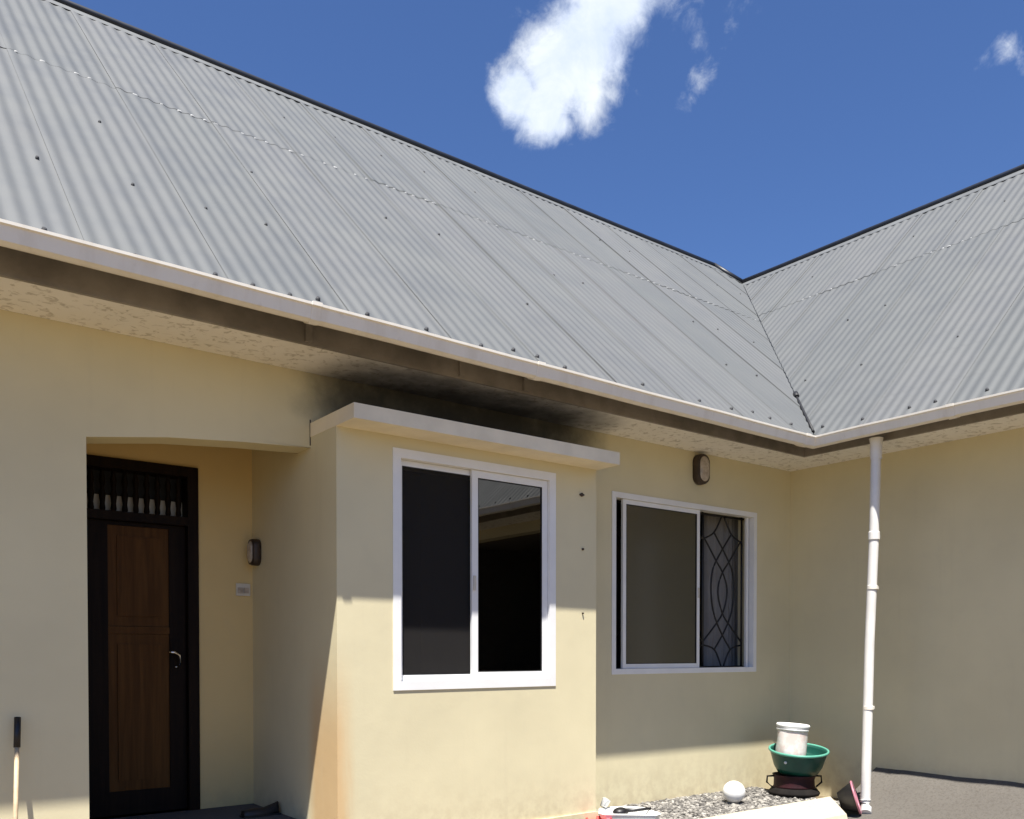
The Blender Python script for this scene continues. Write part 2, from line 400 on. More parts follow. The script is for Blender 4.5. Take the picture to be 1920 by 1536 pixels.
# outer walls and ceiling close the building
bm = bmesh.new()
box(bm, XL, W2, W1 - TH, W1, 0, ZS); box(bm, XL, XL + TH, TH, W1 - TH, 0, ZS); box(bm, W2 - TH, W2, YF, W1 - TH, 0, ZS); box(bm, TH, W2 - TH, YF, YF + TH, 0, ZS)
fin('wall', bm, 'cream_paint', house)
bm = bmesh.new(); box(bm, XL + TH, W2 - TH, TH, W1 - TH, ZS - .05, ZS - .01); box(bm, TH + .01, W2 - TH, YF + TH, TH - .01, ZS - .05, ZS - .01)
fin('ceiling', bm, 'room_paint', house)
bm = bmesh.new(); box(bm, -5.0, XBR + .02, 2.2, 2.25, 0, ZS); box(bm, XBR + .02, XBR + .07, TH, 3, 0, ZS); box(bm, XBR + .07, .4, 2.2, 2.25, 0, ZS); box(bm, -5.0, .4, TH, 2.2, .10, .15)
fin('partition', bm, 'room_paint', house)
# porch
Dt = EYE + 1.304
d_xl, d_xr = -6.31, -5.506
us = [XO - .0, d_xl, d_xr, XB]
fin('wall', grid_wall([XO - TH, d_xl, d_xr, XB], [0, Dt, ZS - .06], lambda i, j: not (i == 1 and j == 0), YR, YR + .15, 'x'), 'porch_bounce_paint', house)
boxo('wall', (XO - TH, XO, TH + .001, YR - .001, 0, ZS - .06), 'porch_bounce_paint', house)
boxo('porch_ceiling', (XO + .001, XB - .001, TH + .001, YR - .001, EYE + 1.60, EYE + 1.65), 'porch_bounce_paint', house)
# bay: side wall runs through to the porch back wall
SLB = EYE + 1.388; SLT = EYE + 1.478; YSL = .607; XSR = on_y(1162, 850, -YSL).x
w1 = [on_y(736, 840, -YB).x, on_y(1041, 1287, -YB).x]
Z1a, Z1b = EYE - .240, EYE + 1.312
boxo('bay_wall', (XB, XB + TH, -YB + .15, TH, 0, SLB), 'cream_paint', house)
boxo('bay_wall', (XB, XB + TH, TH, YR + .15, 0, EYE + 1.66), 'cream_paint', house)
fin('bay_wall', grid_wall([XB, w1[0] + .02, w1[1] - .02, XBR], [0, Z1a + .02, Z1b - .02, SLB], lambda i, j: not (i == 1 and j == 1), -YB, -YB + .15, 'x'), 'cream_paint', house)
boxo('bay_wall', (XBR - .15, XBR, -YB + .15, -.001, 0, SLB), 'cream_paint', house)
boxo('bay_footing', (XB - .012, XBR + .012, -YB - .014, -YB, 0, EYE - 1.205), 'cream_paint', house)
bm = bmesh.new(); box(bm, XB - .003, XSR, -YSL, -.001, SLB, SLT)
fin('window_hood', bm, 'hood_paint', house, False, .006)
boxo('joint_gap', (XB - .006, XB + .002, -.004, .004, EYE + 1.335, EYE + 1.50), 'lamp_brown', house)
# soffits and fascias
bm = bmesh.new(); prism(bm, [(XL - .3, -OF), (-OF, -OF), (-.001, -.001), (XL - .3, -.001)], lambda x, y: (x, y, ZS), lambda x, y: (x, y, ZS + .02))
fin('soffit', bm, 'soffit_paint', house)
bm = bmesh.new(); prism(bm, [(-OF, -OF), (-OF, YF - .3), (-.001, YF - .3), (-.001, -.001)], lambda x, y: (x, y, ZS), lambda x, y: (x, y, ZS + .02))
fin('soffit', bm, 'soffit_paint', house)
FT = ZS + .24
bm = bmesh.new(); box(bm, XL - .3, -OF - .026, -OF - .025, -OF - .001, ZS - .012, FT); fin('fascia', bm, 'fascia_paint', house, False, .002)
bm = bmesh.new(); box(bm, -OF - .025, -OF - .001, YF - .3, -OF - .026 + .025, ZS - .012, FT); fin('fascia', bm, 'fascia_paint', house, False, .002)

# ------------------------------------------------------------------ roof
CORR = .0985; NC = 7; AMP = .0050
cosr = 1 / math.hypot(1, TP); sinr = TP * cosr
roof = boxo('roof', (XL, .0, YRL - .03, YRL + .03, zroof(YRL) - .25, zroof(YRL) - .09), 'dark_wood', house)   # ridge beam
def make_sheet(u0, d0, d1, lift, side, clip):
    """corrugated sheet: u along the eave, d into the house; side 'L' (faces -y) or 'R' (faces -x)"""
    bm = bmesh.new(); N = NC * 8 + 4; rows = 6
    jit = random.uniform(-.0015, .0015); skew = random.uniform(-.004, .004); dj = random.uniform(-.008, .008)
    vs = []
    for r in range(rows + 1):
        d = d0 + (d1 - d0) * r / rows + (dj if r == 0 else 0)
        row = []
        for k in range(N + 1):
            s = -CORR * .25 + k * CORR / 8
            h = AMP * math.cos(2 * math.pi * (s / CORR)) + lift + jit + .0045 * ((1 - s / (NC * CORR)) if side == 'L' else s / (NC * CORR)) + .0012 * math.sin(d * 3 + u0)
            uu = u0 + s + skew * (r / rows)
            y = d - h * sinr; z = zroof(d) + h * cosr
            row.append(bm.verts.new((uu, y, z) if side == 'L' else (y, -uu, z)))
        vs.append(row)
    for r in range(rows):
        for k in range(N): bm.faces.new((vs[r][k], vs[r][k + 1], vs[r + 1][k + 1], vs[r + 1][k]))
    for (co, no) in clip:
        g = bm.verts[:] + bm.edges[:] + bm.faces[:]
        bmesh.ops.bisect_plane(bm, geom=g, plane_co=co, plane_no=no, clear_outer=True)
    if not bm.faces: bm.free(); return None
    for f in bm.faces: f.smooth = True
    me = bpy.data.meshes.new('roof_sheet'); bm.normal_update(); bm.to_mesh(me); bm.free()
    o = link('roof_sheet', me, 'roof_steel', roof)
    return o
LAP = 1.53; EAVE = -.825; COVER = NC * CORR
u = -6.569 - 5 * COVER
clipL = [((-.006, 0, 0), (1, -1, 0)), ((2 * V_, 0, 0), (1, 1, 0)), ((XL - .3, 0, 0), (-1, 0, 0))]
while u < V_:
    make_sheet(u, EAVE, LAP + .12, 0, 'L', clipL); make_sheet(u, LAP, YRL, .003, 'L', clipL); u += COVER
u = -2.9                        # along -y on the right wing: u = -y
clipR = [((0, -.006, 0), (-1, 1, 0)), ((0, YF - .3, 0), (0, -1, 0))]
while u < -YF + .3:
    make_sheet(u, EAVE, 1.70 + .12, 0, 'R', clipR); make_sheet(u, 1.70, V_, .003, 'R', clipR); u += COVER
# back slopes
def plate(name, pts, mat, parent, th=.02):
    bm = bmesh.new(); prism(bm, [tuple(q) for q in pts], lambda *q: q, lambda x, y, z: (x, y, z - th)); return fin(name, bm, mat, parent)
zrl, zrr, ze = zroof(YRL), zroof(V_), zroof(-.78)
plate('roof_slope', [(XL - .3, YRL + .004, zrl), (W2 - YRL, YRL + .004, zrl), (W2 + .78, W1 + .78, ze), (XL - .3, W1 + .78, ze)], 'roof_steel', roof)
plate('roof_slope', [(V_ + .004, YF - .3, zrr), (W2 + .78, YF - .3, ze), (W2 + .78, W1 + .78, ze), (W2 - YRL + .004, YRL, zrl), (V_ + .004, V_, zrr)], 'roof_steel', roof)
bm = bmesh.new(); prism(bm, [(-OF, ze - .05), (YRL, zrl - .05), (W1 + OF, ze - .05)], lambda y, z: (XL, y, z), lambda y, z: (XL + .1, y, z)); fin('gable', bm, 'cream_paint', roof)
bm = bmesh.new(); prism(bm, [(-OF, ze - .05), (V_, zrr - .05), (W2 + OF, ze - .05)], lambda x, z: (x, YF, z), lambda x, z: (x, YF + .1, z)); fin('gable', bm, 'cream_paint', roof)
# ridge caps: flat flap resting on the crests, dark roll on top
FL = .115
def cap(p0, p1, inn):      # inn: unit vector from ridge down the visible slope (horizontal part)
    p0, p1, inn = Vector(p0), Vector(p1), Vector(inn)
    nrm = (Vector((0, 0, 1)) * cosr + inn * sinr)
    n = max(2, int((p1 - p0).length / 1.8)); 
    for i in range(n):
        a = p0 + (p1 - p0) * (i / n); b = p0 + (p1 - p0) * ((i + 1) / n + .02)
        l = .0125 + .002 * (i % 2)
        bm = bmesh.new(); q = []
        for e in (a, b):
            for (s, h) in ((0, l), (FL, l + .002), (FL + .012, l - .004), (FL, l - .001), (0, l - .003)):
                q.append(bm.verts.new(e + inn * s * cosr - Vector((0, 0, s * sinr)) + nrm * h))
        for k in range(5): bm.faces.new((q[k], q[(k + 1) % 5], q[5 + (k + 1) % 5], q[5 + k]))
        bm.faces.new(q[:5]); bm.faces.new(q[5:][::-1]); fin('ridge_flap', bm, 'flap_steel', roof)
    bm = bmesh.new(); k = max(2, int((p1 - p0).length / .6))
    tube(bm, [p0 + (p1 - p0) * (i / k) + Vector((0, 0, .028 + random.uniform(-.003, .003))) for i in range(k + 1)], .034, 10)
    fin('ridge_roll', bm, 'ridge_black', roof, True)
cap((XL - .3, YRL, zrl), (V_ - Q_ + .03, YRL, zrl), (0, -1, 0))
cap((V_, V_ + .02, zrr), (V_, YF - .3, zrr), (-1, 0, 0))
bm = bmesh.new(); tube(bm, [(V_ - Q_, YRL, zrl + .03), (V_ - Q_ / 2, V_ + Q_ / 2, (zrl + zrr) / 2 + .028), (V_, V_, zrr + .028)], .034, 10); fin('hip_roll', bm, 'ridge_black', roof, True)
bm = bmesh.new(); a, b = Vector((V_ - Q_, YRL, zrl + .012)), Vector((V_, V_, zrr + .012)); dn = Vector((-.10, -.16, -.155)); dn = Vector((0, -.11, -.11 * TP))
bm.faces.new([bm.verts.new(q) for q in (a, b, b + Vector((-.02, -.05, -.04)), a + dn)]); fin('hip_flap', bm, 'flap_steel', roof)
# valley: dark seam at the foot
def vp(s, h=0): return Vector((s, s, zroof(s) + h))
bm = bmesh.new(); tube(bm, [vp(s, .014) for s in (-.78, -.6, -.4, -.21)], [.013, .012, .012, .011], 8); tube(bm, [vp(-.22, .012), vp(-.17, .022)], .026, 10)
fin('valley_seam', bm, 'rubber_black', roof, True)
bm = bmesh.new(); q = [vp(-.79, -.02), vp(V_, -.02)]
for s in (-1, 1):
    o_ = Vector((-.16, .0, -.02)) if s < 0 else Vector((0, -.16, -.02))
    bm.faces.new([bm.verts.new(z) for z in (q[0], q[1], q[1] + o_, q[0] + o_)])
fin('valley_gutter', bm, 'flap_steel', roof)
# roofing screws (rubber washers) and pale blobs painted as glints along the sheet lap
bm = bmesh.new(); bs = bmesh.new()
def blob(b_, side, u_, d, h, ru, rd, rh, seg=8):
    y = d - h * sinr; z = zroof(d) + h * cosr
    c = Vector((u_, y, z)) if side == 'L' else Vector((y, -u_, z))
    U = Vector((1, 0, 0)) if side == 'L' else Vector((0, -1, 0)); D = Vector((0, cosr, sinr)) if side == 'L' else Vector((cosr, 0, sinr)); N = U.cross(D) if side == 'L' else D.cross(U) * 1
    if N.z < 0: N = -N
    base = [b_.verts.new(c + U * ru * math.cos(k * 2 * math.pi / seg) + D * rd * math.sin(k * 2 * math.pi / seg)) for k in range(seg)]
    top = [b_.verts.new(c + (U * ru * math.cos(k * 2 * math.pi / seg) + D * rd * math.sin(k * 2 * math.pi / seg)) * .65 + N * rh) for k in range(seg)]
    for k in range(seg): j = (k + 1) % seg; b_.faces.new((base[k], base[j], top[j], top[k]))
    b_.faces.new(top)
for side, u0, u1, lim in (('L', -10.2, V_, None), ('R', -V_, 9.5, None)):
    rows = (-.74, .02, .79, 2.3) if side == 'L' else (-.74, .05, .9, 2.2)
    for ri, d in enumerate(rows):
        u = u0 + .1
        while u < u1:
            ub = -6.569 if side == 'L' else -2.9; uu = ub + round((u - ub) / CORR) * CORR
            ok = uu < d - .06 if side == 'L' else -uu < d - .06
            if ok and random.random() < (.9 if ri == 0 else .55):
                blob(bm, side, uu + random.uniform(-.01, .01), d + random.uniform(-.03, .03), AMP + .001, *((.015, .015, .016) if ri == 0 else (.011, .011, .012)))
            u += random.choice((2, 3, 4, 4) if ri == 0 else (4, 5, 5, 6)) * CORR
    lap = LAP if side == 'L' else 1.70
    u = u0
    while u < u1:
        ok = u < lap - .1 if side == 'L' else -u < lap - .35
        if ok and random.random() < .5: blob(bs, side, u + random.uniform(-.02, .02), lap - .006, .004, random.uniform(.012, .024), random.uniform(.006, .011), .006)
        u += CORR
tag(fin('roof_screws', bm, 'screw_dark', roof, True), kind='stuff')
tag(fin('lap_glints', bs, 'glint_white', roof, True), kind='stuff')

# ------------------------------------------------------------------ gutters and downpipe
GP = [(.690, .022), (.690, -.030), (.745, -.070), (.795, -.086), (.827, -.074), (.841, -.012), (.852, -.006), (.853, .008), (.838, .010), (.832, -.008), (.815, -.064), (.795, -.076), (.748, -.061), (.698, -.024), (.698, .022)]
def gfall(u, top, slope): return top + slope * u
def gutter(side, joints):
    bm = bmesh.new(); n = 24; rings = []
    far = XL - .3 if side == 'L' else YF - .3
    for i in range(n + 1):
        tt = i / n; ring = []
        for (d, z) in GP:
            u = far + (-d - far) * tt if i == n else far + (-.853 - far) * tt
            zz = ZG + z + (-.020 - .0082 * (u + .843) if side == 'L' else -.012 - .005 * (u + .843)) + .0015 * math.sin(i * 1.9)
            if i == n: zz = ZG + z - .018
            ring.append(bm.verts.new((u, -d, zz) if side == 'L' else (-d, u, zz)))
        rings.append(ring)
    for i in range(n):
        for k in range(len(GP)): j = (k + 1) % len(GP); bm.faces.new((rings[i][k], rings[i][j], rings[i + 1][j], rings[i + 1][k]))
    g = fin('gutter', bm, 'gutter_white', house)
    for u in joints:
        bm = bmesh.new(); rr = []
        off = (-.020 - .0082 * (u + .843) if side == 'L' else -.012 - .005 * (u + .843))
        for du in (-.028, .028):
            rr.append([bm.verts.new((u + du, -d, ZG + off + z) if side == 'L' else (-d, u + du, ZG + off + z)) for (d, z) in ((.688, .024), (.688, -.034), (.745, -.076), (.796, -.092), (.828, -.078), (.845, -.014), (.858, -.008), (.859, .012), (.836, .013), (.830, .0), (.813, -.06), (.75, -.058), (.70, -.022))])
        m_ = len(rr[0])
        for k in range(m_): j = (k + 1) % m_; bm.faces.new((rr[0][k], rr[0][j], rr[1][j], rr[1][k]))
        bm.faces.new(rr[0]); bm.faces.new(rr[1][::-1]); fin('gutter_union', bm, 'gutter_white', g)
    return g
gxs = [on_y(px, py, -.83).x for px, py in ((592, 600), (1012, 715))]
gutter('L', [gxs[0], gxs[1], -8.4, -.95]); gutter('R', [-2.0, -4.2, -6.6])
# brackets on the fascia
for px, py in ((865, 690), (985, 722), (578, 612)):
    q = on_y(px, py, -OF - .03); bm = bmesh.new(); box(bm, q.x - .02, q.x + .02, -OF - .045, -OF - .0255, ZS + .0, ZS + .16); box(bm, q.x - .012, q.x + .012, -.70, -OF - .046, ZS + .10, ZS + .125); fin('gutter_bracket', bm, 'fascia_paint', house, False, .003)
dp0 = on_x(1643, 815, -.64); DX, DY = -.64, dp0.y
pb = on_x(1622, 1520, -.65)
bm = bmesh.new()
tube(bm, [(DX, DY, ZG - .13), (DX - .002, DY + .012, EYE + 1.0), (DX - .004, DY + .045, EYE + .1), (-.645, pb.y, EYE - 1.26)], .040, 20, False)
pipe = fin('downpipe', bm, 'pipe_white', house, True)
bm = bmesh.new(); tube(bm, [(DX, DY, ZG + z_) for z_ in (-.26, -.15, -.12, -.085)], [.046, .047, .050, .056], 20, False); fin('pipe_outlet', bm, 'pipe_white', pipe, True)
for zz, k in ((EYE + .98, 0), (EYE + .55, 1), (EYE - .46, 2)):
    f_ = (EYE + 1.0 - zz) / 2.2; yy = DY + .012 + max(0, f_) * (pb.y - DY - .012) * 1.05
    bm = bmesh.new(); lathe(bm, [(.041, -.035), (.0465, -.03), (.0465, .03), (.041, .035)] if k == 0 else [(.041, -.016), (.045, -.014), (.045, .014), (.041, .016)], (-.642, yy, zz), 20)
    box(bm, -.603, -.565, yy - .012, yy + .012, zz - .012, zz + .012)
    fin('pipe_bracket', bm, 'pipe_white' if k == 0 else 'gutter_white', pipe)
bm = bmesh.new(); tube(bm, [(-.645, pb.y, EYE - 1.24), (-.65, pb.y - .005, EYE - 1.30), (-.70, pb.y - .035, EYE - 1.345)], [.047, .047, .047], 20); fin('pipe_shoe', bm, 'pipe_white', pipe, True)

# ------------------------------------------------------------------ windows
def window(x0, x1, z0, z1, yf, fw):
    """outer frame standing proud of the wall; returns the frame object"""
    bm = bmesh.new(); y0, y1 = yf - .007, yf + .075
    box(bm, x0, x1, y0, y1, z1 - fw, z1); box(bm, x0, x1, y0, y1, z0, z0 + fw)
    box(bm, x0, x0 + fw, y0, y1, z0 + fw, z1 - fw); box(bm, x1 - fw, x1, y0, y1, z0 + fw, z1 - fw)
    return fin('window', bm, 'frame_white', house, False, .003)
def sash(parent, x0, x1, z0, z1, y, sw, pane_mat, pane_name='pane', dep=.022, top=None, bot=None):
    bm = bmesh.new(); tp_ = top or sw; bt = bot or sw
    box(bm, x0, x1, y, y + dep, z1 - tp_, z1); box(bm, x0, x1, y, y + dep, z0, z0 + bt)
    box(bm, x0, x0 + sw, y, y + dep, z0 + bt, z1 - tp_); box(bm, x1 - sw, x1, y, y + dep, z0 + bt, z1 - tp_)
    fin('sash', bm, 'frame_white', parent, False, .002)
    bm = bmesh.new(); g0, g1, h0, h1, gw = x0 + sw, x1 - sw, z0 + bt, z1 - tp_, .006
    box(bm, g0, g1, y + .001, y + .007, h1 - gw, h1); box(bm, g0, g1, y + .001, y + .007, h0, h0 + gw); box(bm, g0, g0 + gw, y + .001, y + .007, h0 + gw, h1 - gw); box(bm, g1 - gw, g1, y + .001, y + .007, h0 + gw, h1 - gw)
    fin('gasket', bm, 'rubber_black', parent)
    bm = bmesh.new(); box(bm, x0 + sw - .004, x1 - sw + .004, y + .008, y + .013, z0 + bt - .004, z1 - tp_ + .004)
    fin(pane_name, bm, pane_mat, parent)
# bay window
f1 = window(w1[0], w1[1], Z1a, Z1b, -YB, .058)
cxm = on_y(890, 1080, -YB + .03).x
sash(f1, w1[0] + .060, cxm + .03, Z1a + .060, Z1b - .060, -YB + .046, .036, 'fly_screen', 'fly_screen')
sash(f1, cxm - .03, w1[1] - .060, Z1a + .060, Z1b - .060, -YB + .018, .050, 'tinted_glass')
boxo('sash_latch', (cxm - .022, cxm - .004, -YB + .006, -YB + .0175, EYE + .43, EYE + .53), 'plate_white', f1, .003)
# window by the corner: front sash slid part way open, grille behind
f2 = window(X2a, X2b, Z2a, Z2b, 0.0, .046)
sl, sr = on_y(1165, 1100, .03).x, on_y(1309, 1100, .03).x
sash(f2, sl, sr, Z2a + .048, Z2b - .048, .012, .038, 'frosted_glass')
boxo('sash_latch', (sr - .028, sr - .012, .002, .0115, EYE + .50, EYE + .59), 'plate_white', f2, .003)
sb0, sb1 = on_y(1398, 1100, .05).x, X2b - .048
bm = bmesh.new(); box(bm, sb0, sb0 + .03, .042, .064, Z2a + .048, Z2b - .048); fin('sash', bm, 'frame_white', f2, False, .002)
# ornamental grille
gr = bmesh.new(); gx0, gx1 = on_y(1318, 1100, .13).x, on_y(1390, 1100, .13).x
def unit(c, hw):
    H0, H1 = Z2a + .05, Z2b - .05
    def T(a, b): return Vector((c + a / 115 * hw, .13, H0 + (1370 - b) / 900 * (H1 - H0)))
    S1 = [(-115, 600), (-95, 630), (-38, 735), (0, 800), (26, 880), (26, 960), (0, 1055), (-40, 1120), (-112, 1220)]
    S2 = [(-50, 570), (0, 660), (38, 735), (62, 800), (70, 900), (62, 1010), (38, 1100), (0, 1185), (-45, 1265)]
    S3 = [(-5, 470), (-50, 570), (-112, 615)]; S4 = [(-112, 1240), (-45, 1268), (-5, 1368)]
    for st in (S1, S2, S3, S4):
        for s in (-1, 1):
            pts = [T(s * a, b) for a, b in st]; fine = []
            for i in range(len(pts) - 1):          # Catmull-Rom
                p0, p1, p2, p3 = pts[max(i - 1, 0)], pts[i], pts[i + 1], pts[min(i + 2, len(pts) - 1)]
                for k in range(4):
                    t_ = k / 4; fine.append(.5 * ((2 * p1) + (p2 - p0) * t_ + (2 * p0 - 5 * p1 + 4 * p2 - p3) * t_ ** 2 + (3 * p1 - p0 - 3 * p2 + p3) * t_ ** 3))
            fine.append(pts[-1]); fine = [q + Vector((0, .004 * s, 0)) for q in fine]
            tube(gr, fine, .0085, 6)
    for s in (-1, 1): tube(gr, [(c + s * hw, .13, H0 - .04), (c + s * hw, .13, H1 + .04)], .009, 6)
hw = (gx1 - gx0) / 2
for k in range(4): unit((gx0 + gx1) / 2 - k * 2 * hw * 1.02, hw)
for z in (Z2a + .05, Z2b - .05): box(gr, X2a + .03, X2b - .03, .122, .138, z - .008, z + .008)
fin('grille', gr, 'iron_black', f2, True)
# curtain behind the grille
bm = bmesh.new(); n = 60; ca_, cb_ = on_y(1322, 1100, .32).x, on_y(1384, 1100, .32).x
rows = [(Z2a - .1, .0), (Z2a + .5, .01), (Z2b - .4, .0), (Z2b + .02, 0)]; vs = []
for z, k in rows:
    vs.append([bm.verts.new((ca_ + (cb_ - ca_) * i / n, .32 + .022 * math.sin(i * .9 + z) + .012 * math.sin(i * .37 + 2), z)) for i in range(n + 1)])
for r in range(3):
    for i in range(n): bm.faces.new((vs[r][i], vs[r][i + 1], vs[r + 1][i + 1], vs[r + 1][i]))
tag(fin('curtain', bm, 'curtain_cloth', None, True), 'pale curtain hanging behind the ornamental iron window grille', 'curtain')

# ------------------------------------------------------------------ door
z0d = ZP; lz = on_y(300, 968, YR + .05).z
bm = bmesh.new()
box(bm, d_xl, d_xl + .075, YR - .02, YR + .12, z0d, Dt); box(bm, d_xr - .075, d_xr, YR - .02, YR + .12, z0d, Dt)
box(bm, d_xl + .075, d_xr - .075, YR - .02, YR + .12, Dt - .07, Dt); box(bm, d_xl + .075, d_xr - .075, YR - .018, YR + .118, lz - .06, lz)
door = fin('door', bm, 'dark_wood', house, False, .004)
lx0, lx1 = d_xl + .077, d_xr - .077; lt = lz - .063; ly = YR + .035
px0, px1 = on_y(203, 1200, ly).x, on_y(318, 1200, ly).x
bm = bmesh.new()
zc = on_y(260, 1182, ly).z; zt_, zb_ = on_y(260, 988, ly).z, z0d + .17
box(bm, lx0, px0, ly, ly + .04, z0d + .01, lt); box(bm, px1, lx1, ly, ly + .04, z0d + .01, lt)
box(bm, px0, px1, ly, ly + .04, zt_, lt); box(bm, px0, px1, ly, ly + .04, z0d + .01, zb_)
fin('door_leaf', bm, 'dark_wood', door, False, .003)
for (a, b_) in ((zc + .025, zt_), (zb_, zc - .025)):
    bm = bmesh.new(); box(bm, px0, px1, ly + .012, ly + .030, a, b_)
    box(bm, px0 + .06, px1 - .06, ly + .002, ly + .012, a + .07, b_ - .07); fin('door_panel', bm, 'brown_wood', door, False, .006)
boxo('door_rail', (px0, px1, ly + .002, ly + .04, zc - .024, zc + .024), 'brown_wood', door, .003)
hq = on_y(326, 1228, ly)
bm = bmesh.new(); box(bm, hq.x - .02, hq.x + .02, ly - .008, ly - .0005, hq.z - .11, hq.z + .10)
fin('handle_plate', bm, 'dark_wood', door, False, .003)
bm = bmesh.new(); tube(bm, [(hq.x, ly - .008, hq.z + .02), (hq.x, ly - .05, hq.z + .02), (hq.x - .02, ly - .055, hq.z + .02)], .009, 10); tube(bm, [(hq.x - .05, ly - .055, hq.z + .018), (hq.x - .01, ly - .056, hq.z + .02), (hq.x + .02, ly - .056, hq.z - .005), (hq.x + .03, ly - .05, hq.z - .07)], [.007, .011, .010, .008], 10)
lathe(bm, [(.012, -.004), (.012, .004)], (hq.x + .012, ly - .012, hq.z - .085), 12)
fin('handle', bm, 'chrome', door, True)
nb = 9
for k in range(nb):
    x = lx0 + .04 + (lx1 - lx0 - .08) * k / (nb - 1); h_ = Dt - .07 - lz
    bm = bmesh.new(); lathe(bm, [(.012, .0), (.020, .02), (.016, h_ * .2), (.023, h_ * .42), (.014, h_ * .55), (.022, h_ * .75), (.013, h_ - .02), (.018, h_)], (x, YR + .05, lz), 10); fin('transom_baluster', bm, 'dark_wood', door, True)
boxo('transom_daylight', (lx0, lx1, YR + .10, YR + .112, lz, lz + .42 * (Dt - .07 - lz)), 'plate_white', door)  # pale strip put in for light seen through the lower transom
boxo('transom_back', (lx0, lx1, YR + .114, YR + .119, lz, Dt - .07), 'rubber_black', door)

# ------------------------------------------------------------------ wall fittings
def bulkhead(loc, rotz, label, w=.125, h=.27, d=.085):
    r = tag(empty('wall_lamp', loc), label, 'wall lamp', 'oval bulkhead lamps on the walls'); r.rotation_euler = (0, 0, rotz)
    def ov(s, n=32):      # stadium outline in local x,z
        out_ = []
        for k in range(n):
            a = 2 * math.pi * k / n; rr = w / 2 * s; hh = h / 2 * s - rr
            out_.append((rr * math.cos(a), rr * math.sin(a) + (hh if math.sin(a) >= 0 else -hh)))
        return out_
    def shell(name, secs, mat):
        bm = bmesh.new(); rings = [[bm.verts.new((x, -y, z)) for x, z in ov(s)] for s, y in secs]
        for i in range(len(rings) - 1):
            for k in range(32): j = (k + 1) % 32; bm.faces.new((rings[i][k], rings[i][j], rings[i + 1][j], rings[i + 1][k]))
        bm.faces.new(rings[0]); bm.faces.new(rings[-1][::-1]); bmesh.ops.recalc_face_normals(bm, faces=bm.faces[:])
        me = bpy.data.meshes.new(name); bm.to_mesh(me); bm.free(); me.materials.append(MATS[mat]); o = bpy.data.objects.new(name, me); COL.objects.link(o); o.parent = r
        for f in me.polygons: f.use_smooth = True
    shell('lamp_body', [(1.0, .001), (1.02, .02), (1.0, d * .72), (.92, d * .80)], 'lamp_brown')
    shell('lamp_glass', [(.86, d * .78), (.82, d * .92), (.66, d * 1.05), (.4, d * 1.1)], 'lamp_glass')
    shell('lamp_rim', [(.80, d * .80), (.95, d * .80), (.95, d * .9), (.86, d * .92)], 'lamp_brown')
    return r
q = on_y(1317, 880, -.05); bulkhead((q.x, -.0005, q.z), 0, 'brown oval bulkhead lamp on the wall above the grilled corner window', .15, .27)
q = on_x(482, 1037, XB); bulkhead((XB - .0005, q.y - .03, q.z), -math.pi / 2, 'dark bulkhead lamp on the porch side wall near the door', .11, .19, .07)
q0, q1 = on_y(442, 1094, YR), on_y(468, 1118, YR)
sw = tag(empty('light_switch', ((q0.x + q1.x) / 2, YR, (q0.z + q1.z) / 2)), 'small pale switch plate on the wall beside the brown door', 'switch')
boxo('plate', (q0.x, q1.x, YR - .012, YR - .0005, q1.z, q0.z), 'plate_white', sw, .002)
for k in range(2):
    a = q0.x + (q1.x - q0.x) * (.1 + .42 * k); boxo('rocker', (a, a + (q1.x - q0.x) * .36, YR - .019, YR - .0125, q1.z + .02, q0.z - .03), 'lamp_glass', sw, .002)
for px, py, rr in ((1090, 928, .014), (1092, 1030, .009), (1092, 1150, .007)):
    q = on_y(px, py, -YB); bm = bmesh.new(); lathe(bm, [(rr, 0), (rr, .01), (rr * .6, .014)], (0, 0, 0), 10, M=Matrix.Rotation(math.pi / 2, 3, 'X')); bmesh.ops.translate(bm, verts=bm.verts[:], vec=(q.x, -YB - .0005, q.z))
    if rr > .01: box(bm, q.x - .02, q.x + .022, -YB - .010, -YB - .0008, q.z - .006, q.z + .006)
    fin('wall_plug', bm, 'lamp_brown', house)

# ------------------------------------------------------------------ gravel bed and kerb
ZK = EYE - 1.20; ka, kb = on_z(1330, 1532, ZK), on_z(1562, 1494, ZK); yk = (ka.y + kb.y) / 2
KX0, KX1 = -3.3, kb.x
bm = bmesh.new(); prism(bm, [(yk + .05, .0), (yk + .05, ZK - .012), (yk + .01, ZK), (yk - .13, ZK - .13), (yk - .15, .0)], lambda y, z: (KX0, y, z), lambda y, z: (KX1, y, z))
for v_ in bm.verts: v_.co.x += .01 * math.sin(v_.co.z * 30)
tag(fin('kerb', bm, 'kerb_plaster', None, False, .012), kind='structure')
ZGR = EYE - 1.315
bm = bmesh.new(); n = 30; vs = []
for i in range(n + 1):
    x = -2.93 + (KX1 + .35 + 2.93) * i / n
    vs.append([bm.verts.new((x, -.002 + (yk + .05 + .002) * j / 12, ZGR + .012 * math.sin(i * .8) * math.cos(j * .9))) for j in range(13)])
for i in range(n):
    for j in range(12): bm.faces.new((vs[i][j], vs[i + 1][j], vs[i + 1][j + 1], vs[i][j + 1]))
tag(fin('gravel_bed', bm, 'apron_concrete', None, True), kind='structure')
verts, faces = [], []
ico = [(0, 0, 1), (.89, 0, .45), (.28, .85, .45), (-.72, .53, .45), (-.72, -.53, .45), (.28, -.85, .45), (.72, .53, -.45), (-.28, .85, -.45), (-.89, 0, -.45), (-.28, -.85, -.45), (.72, -.53, -.45), (0, 0, -1)]
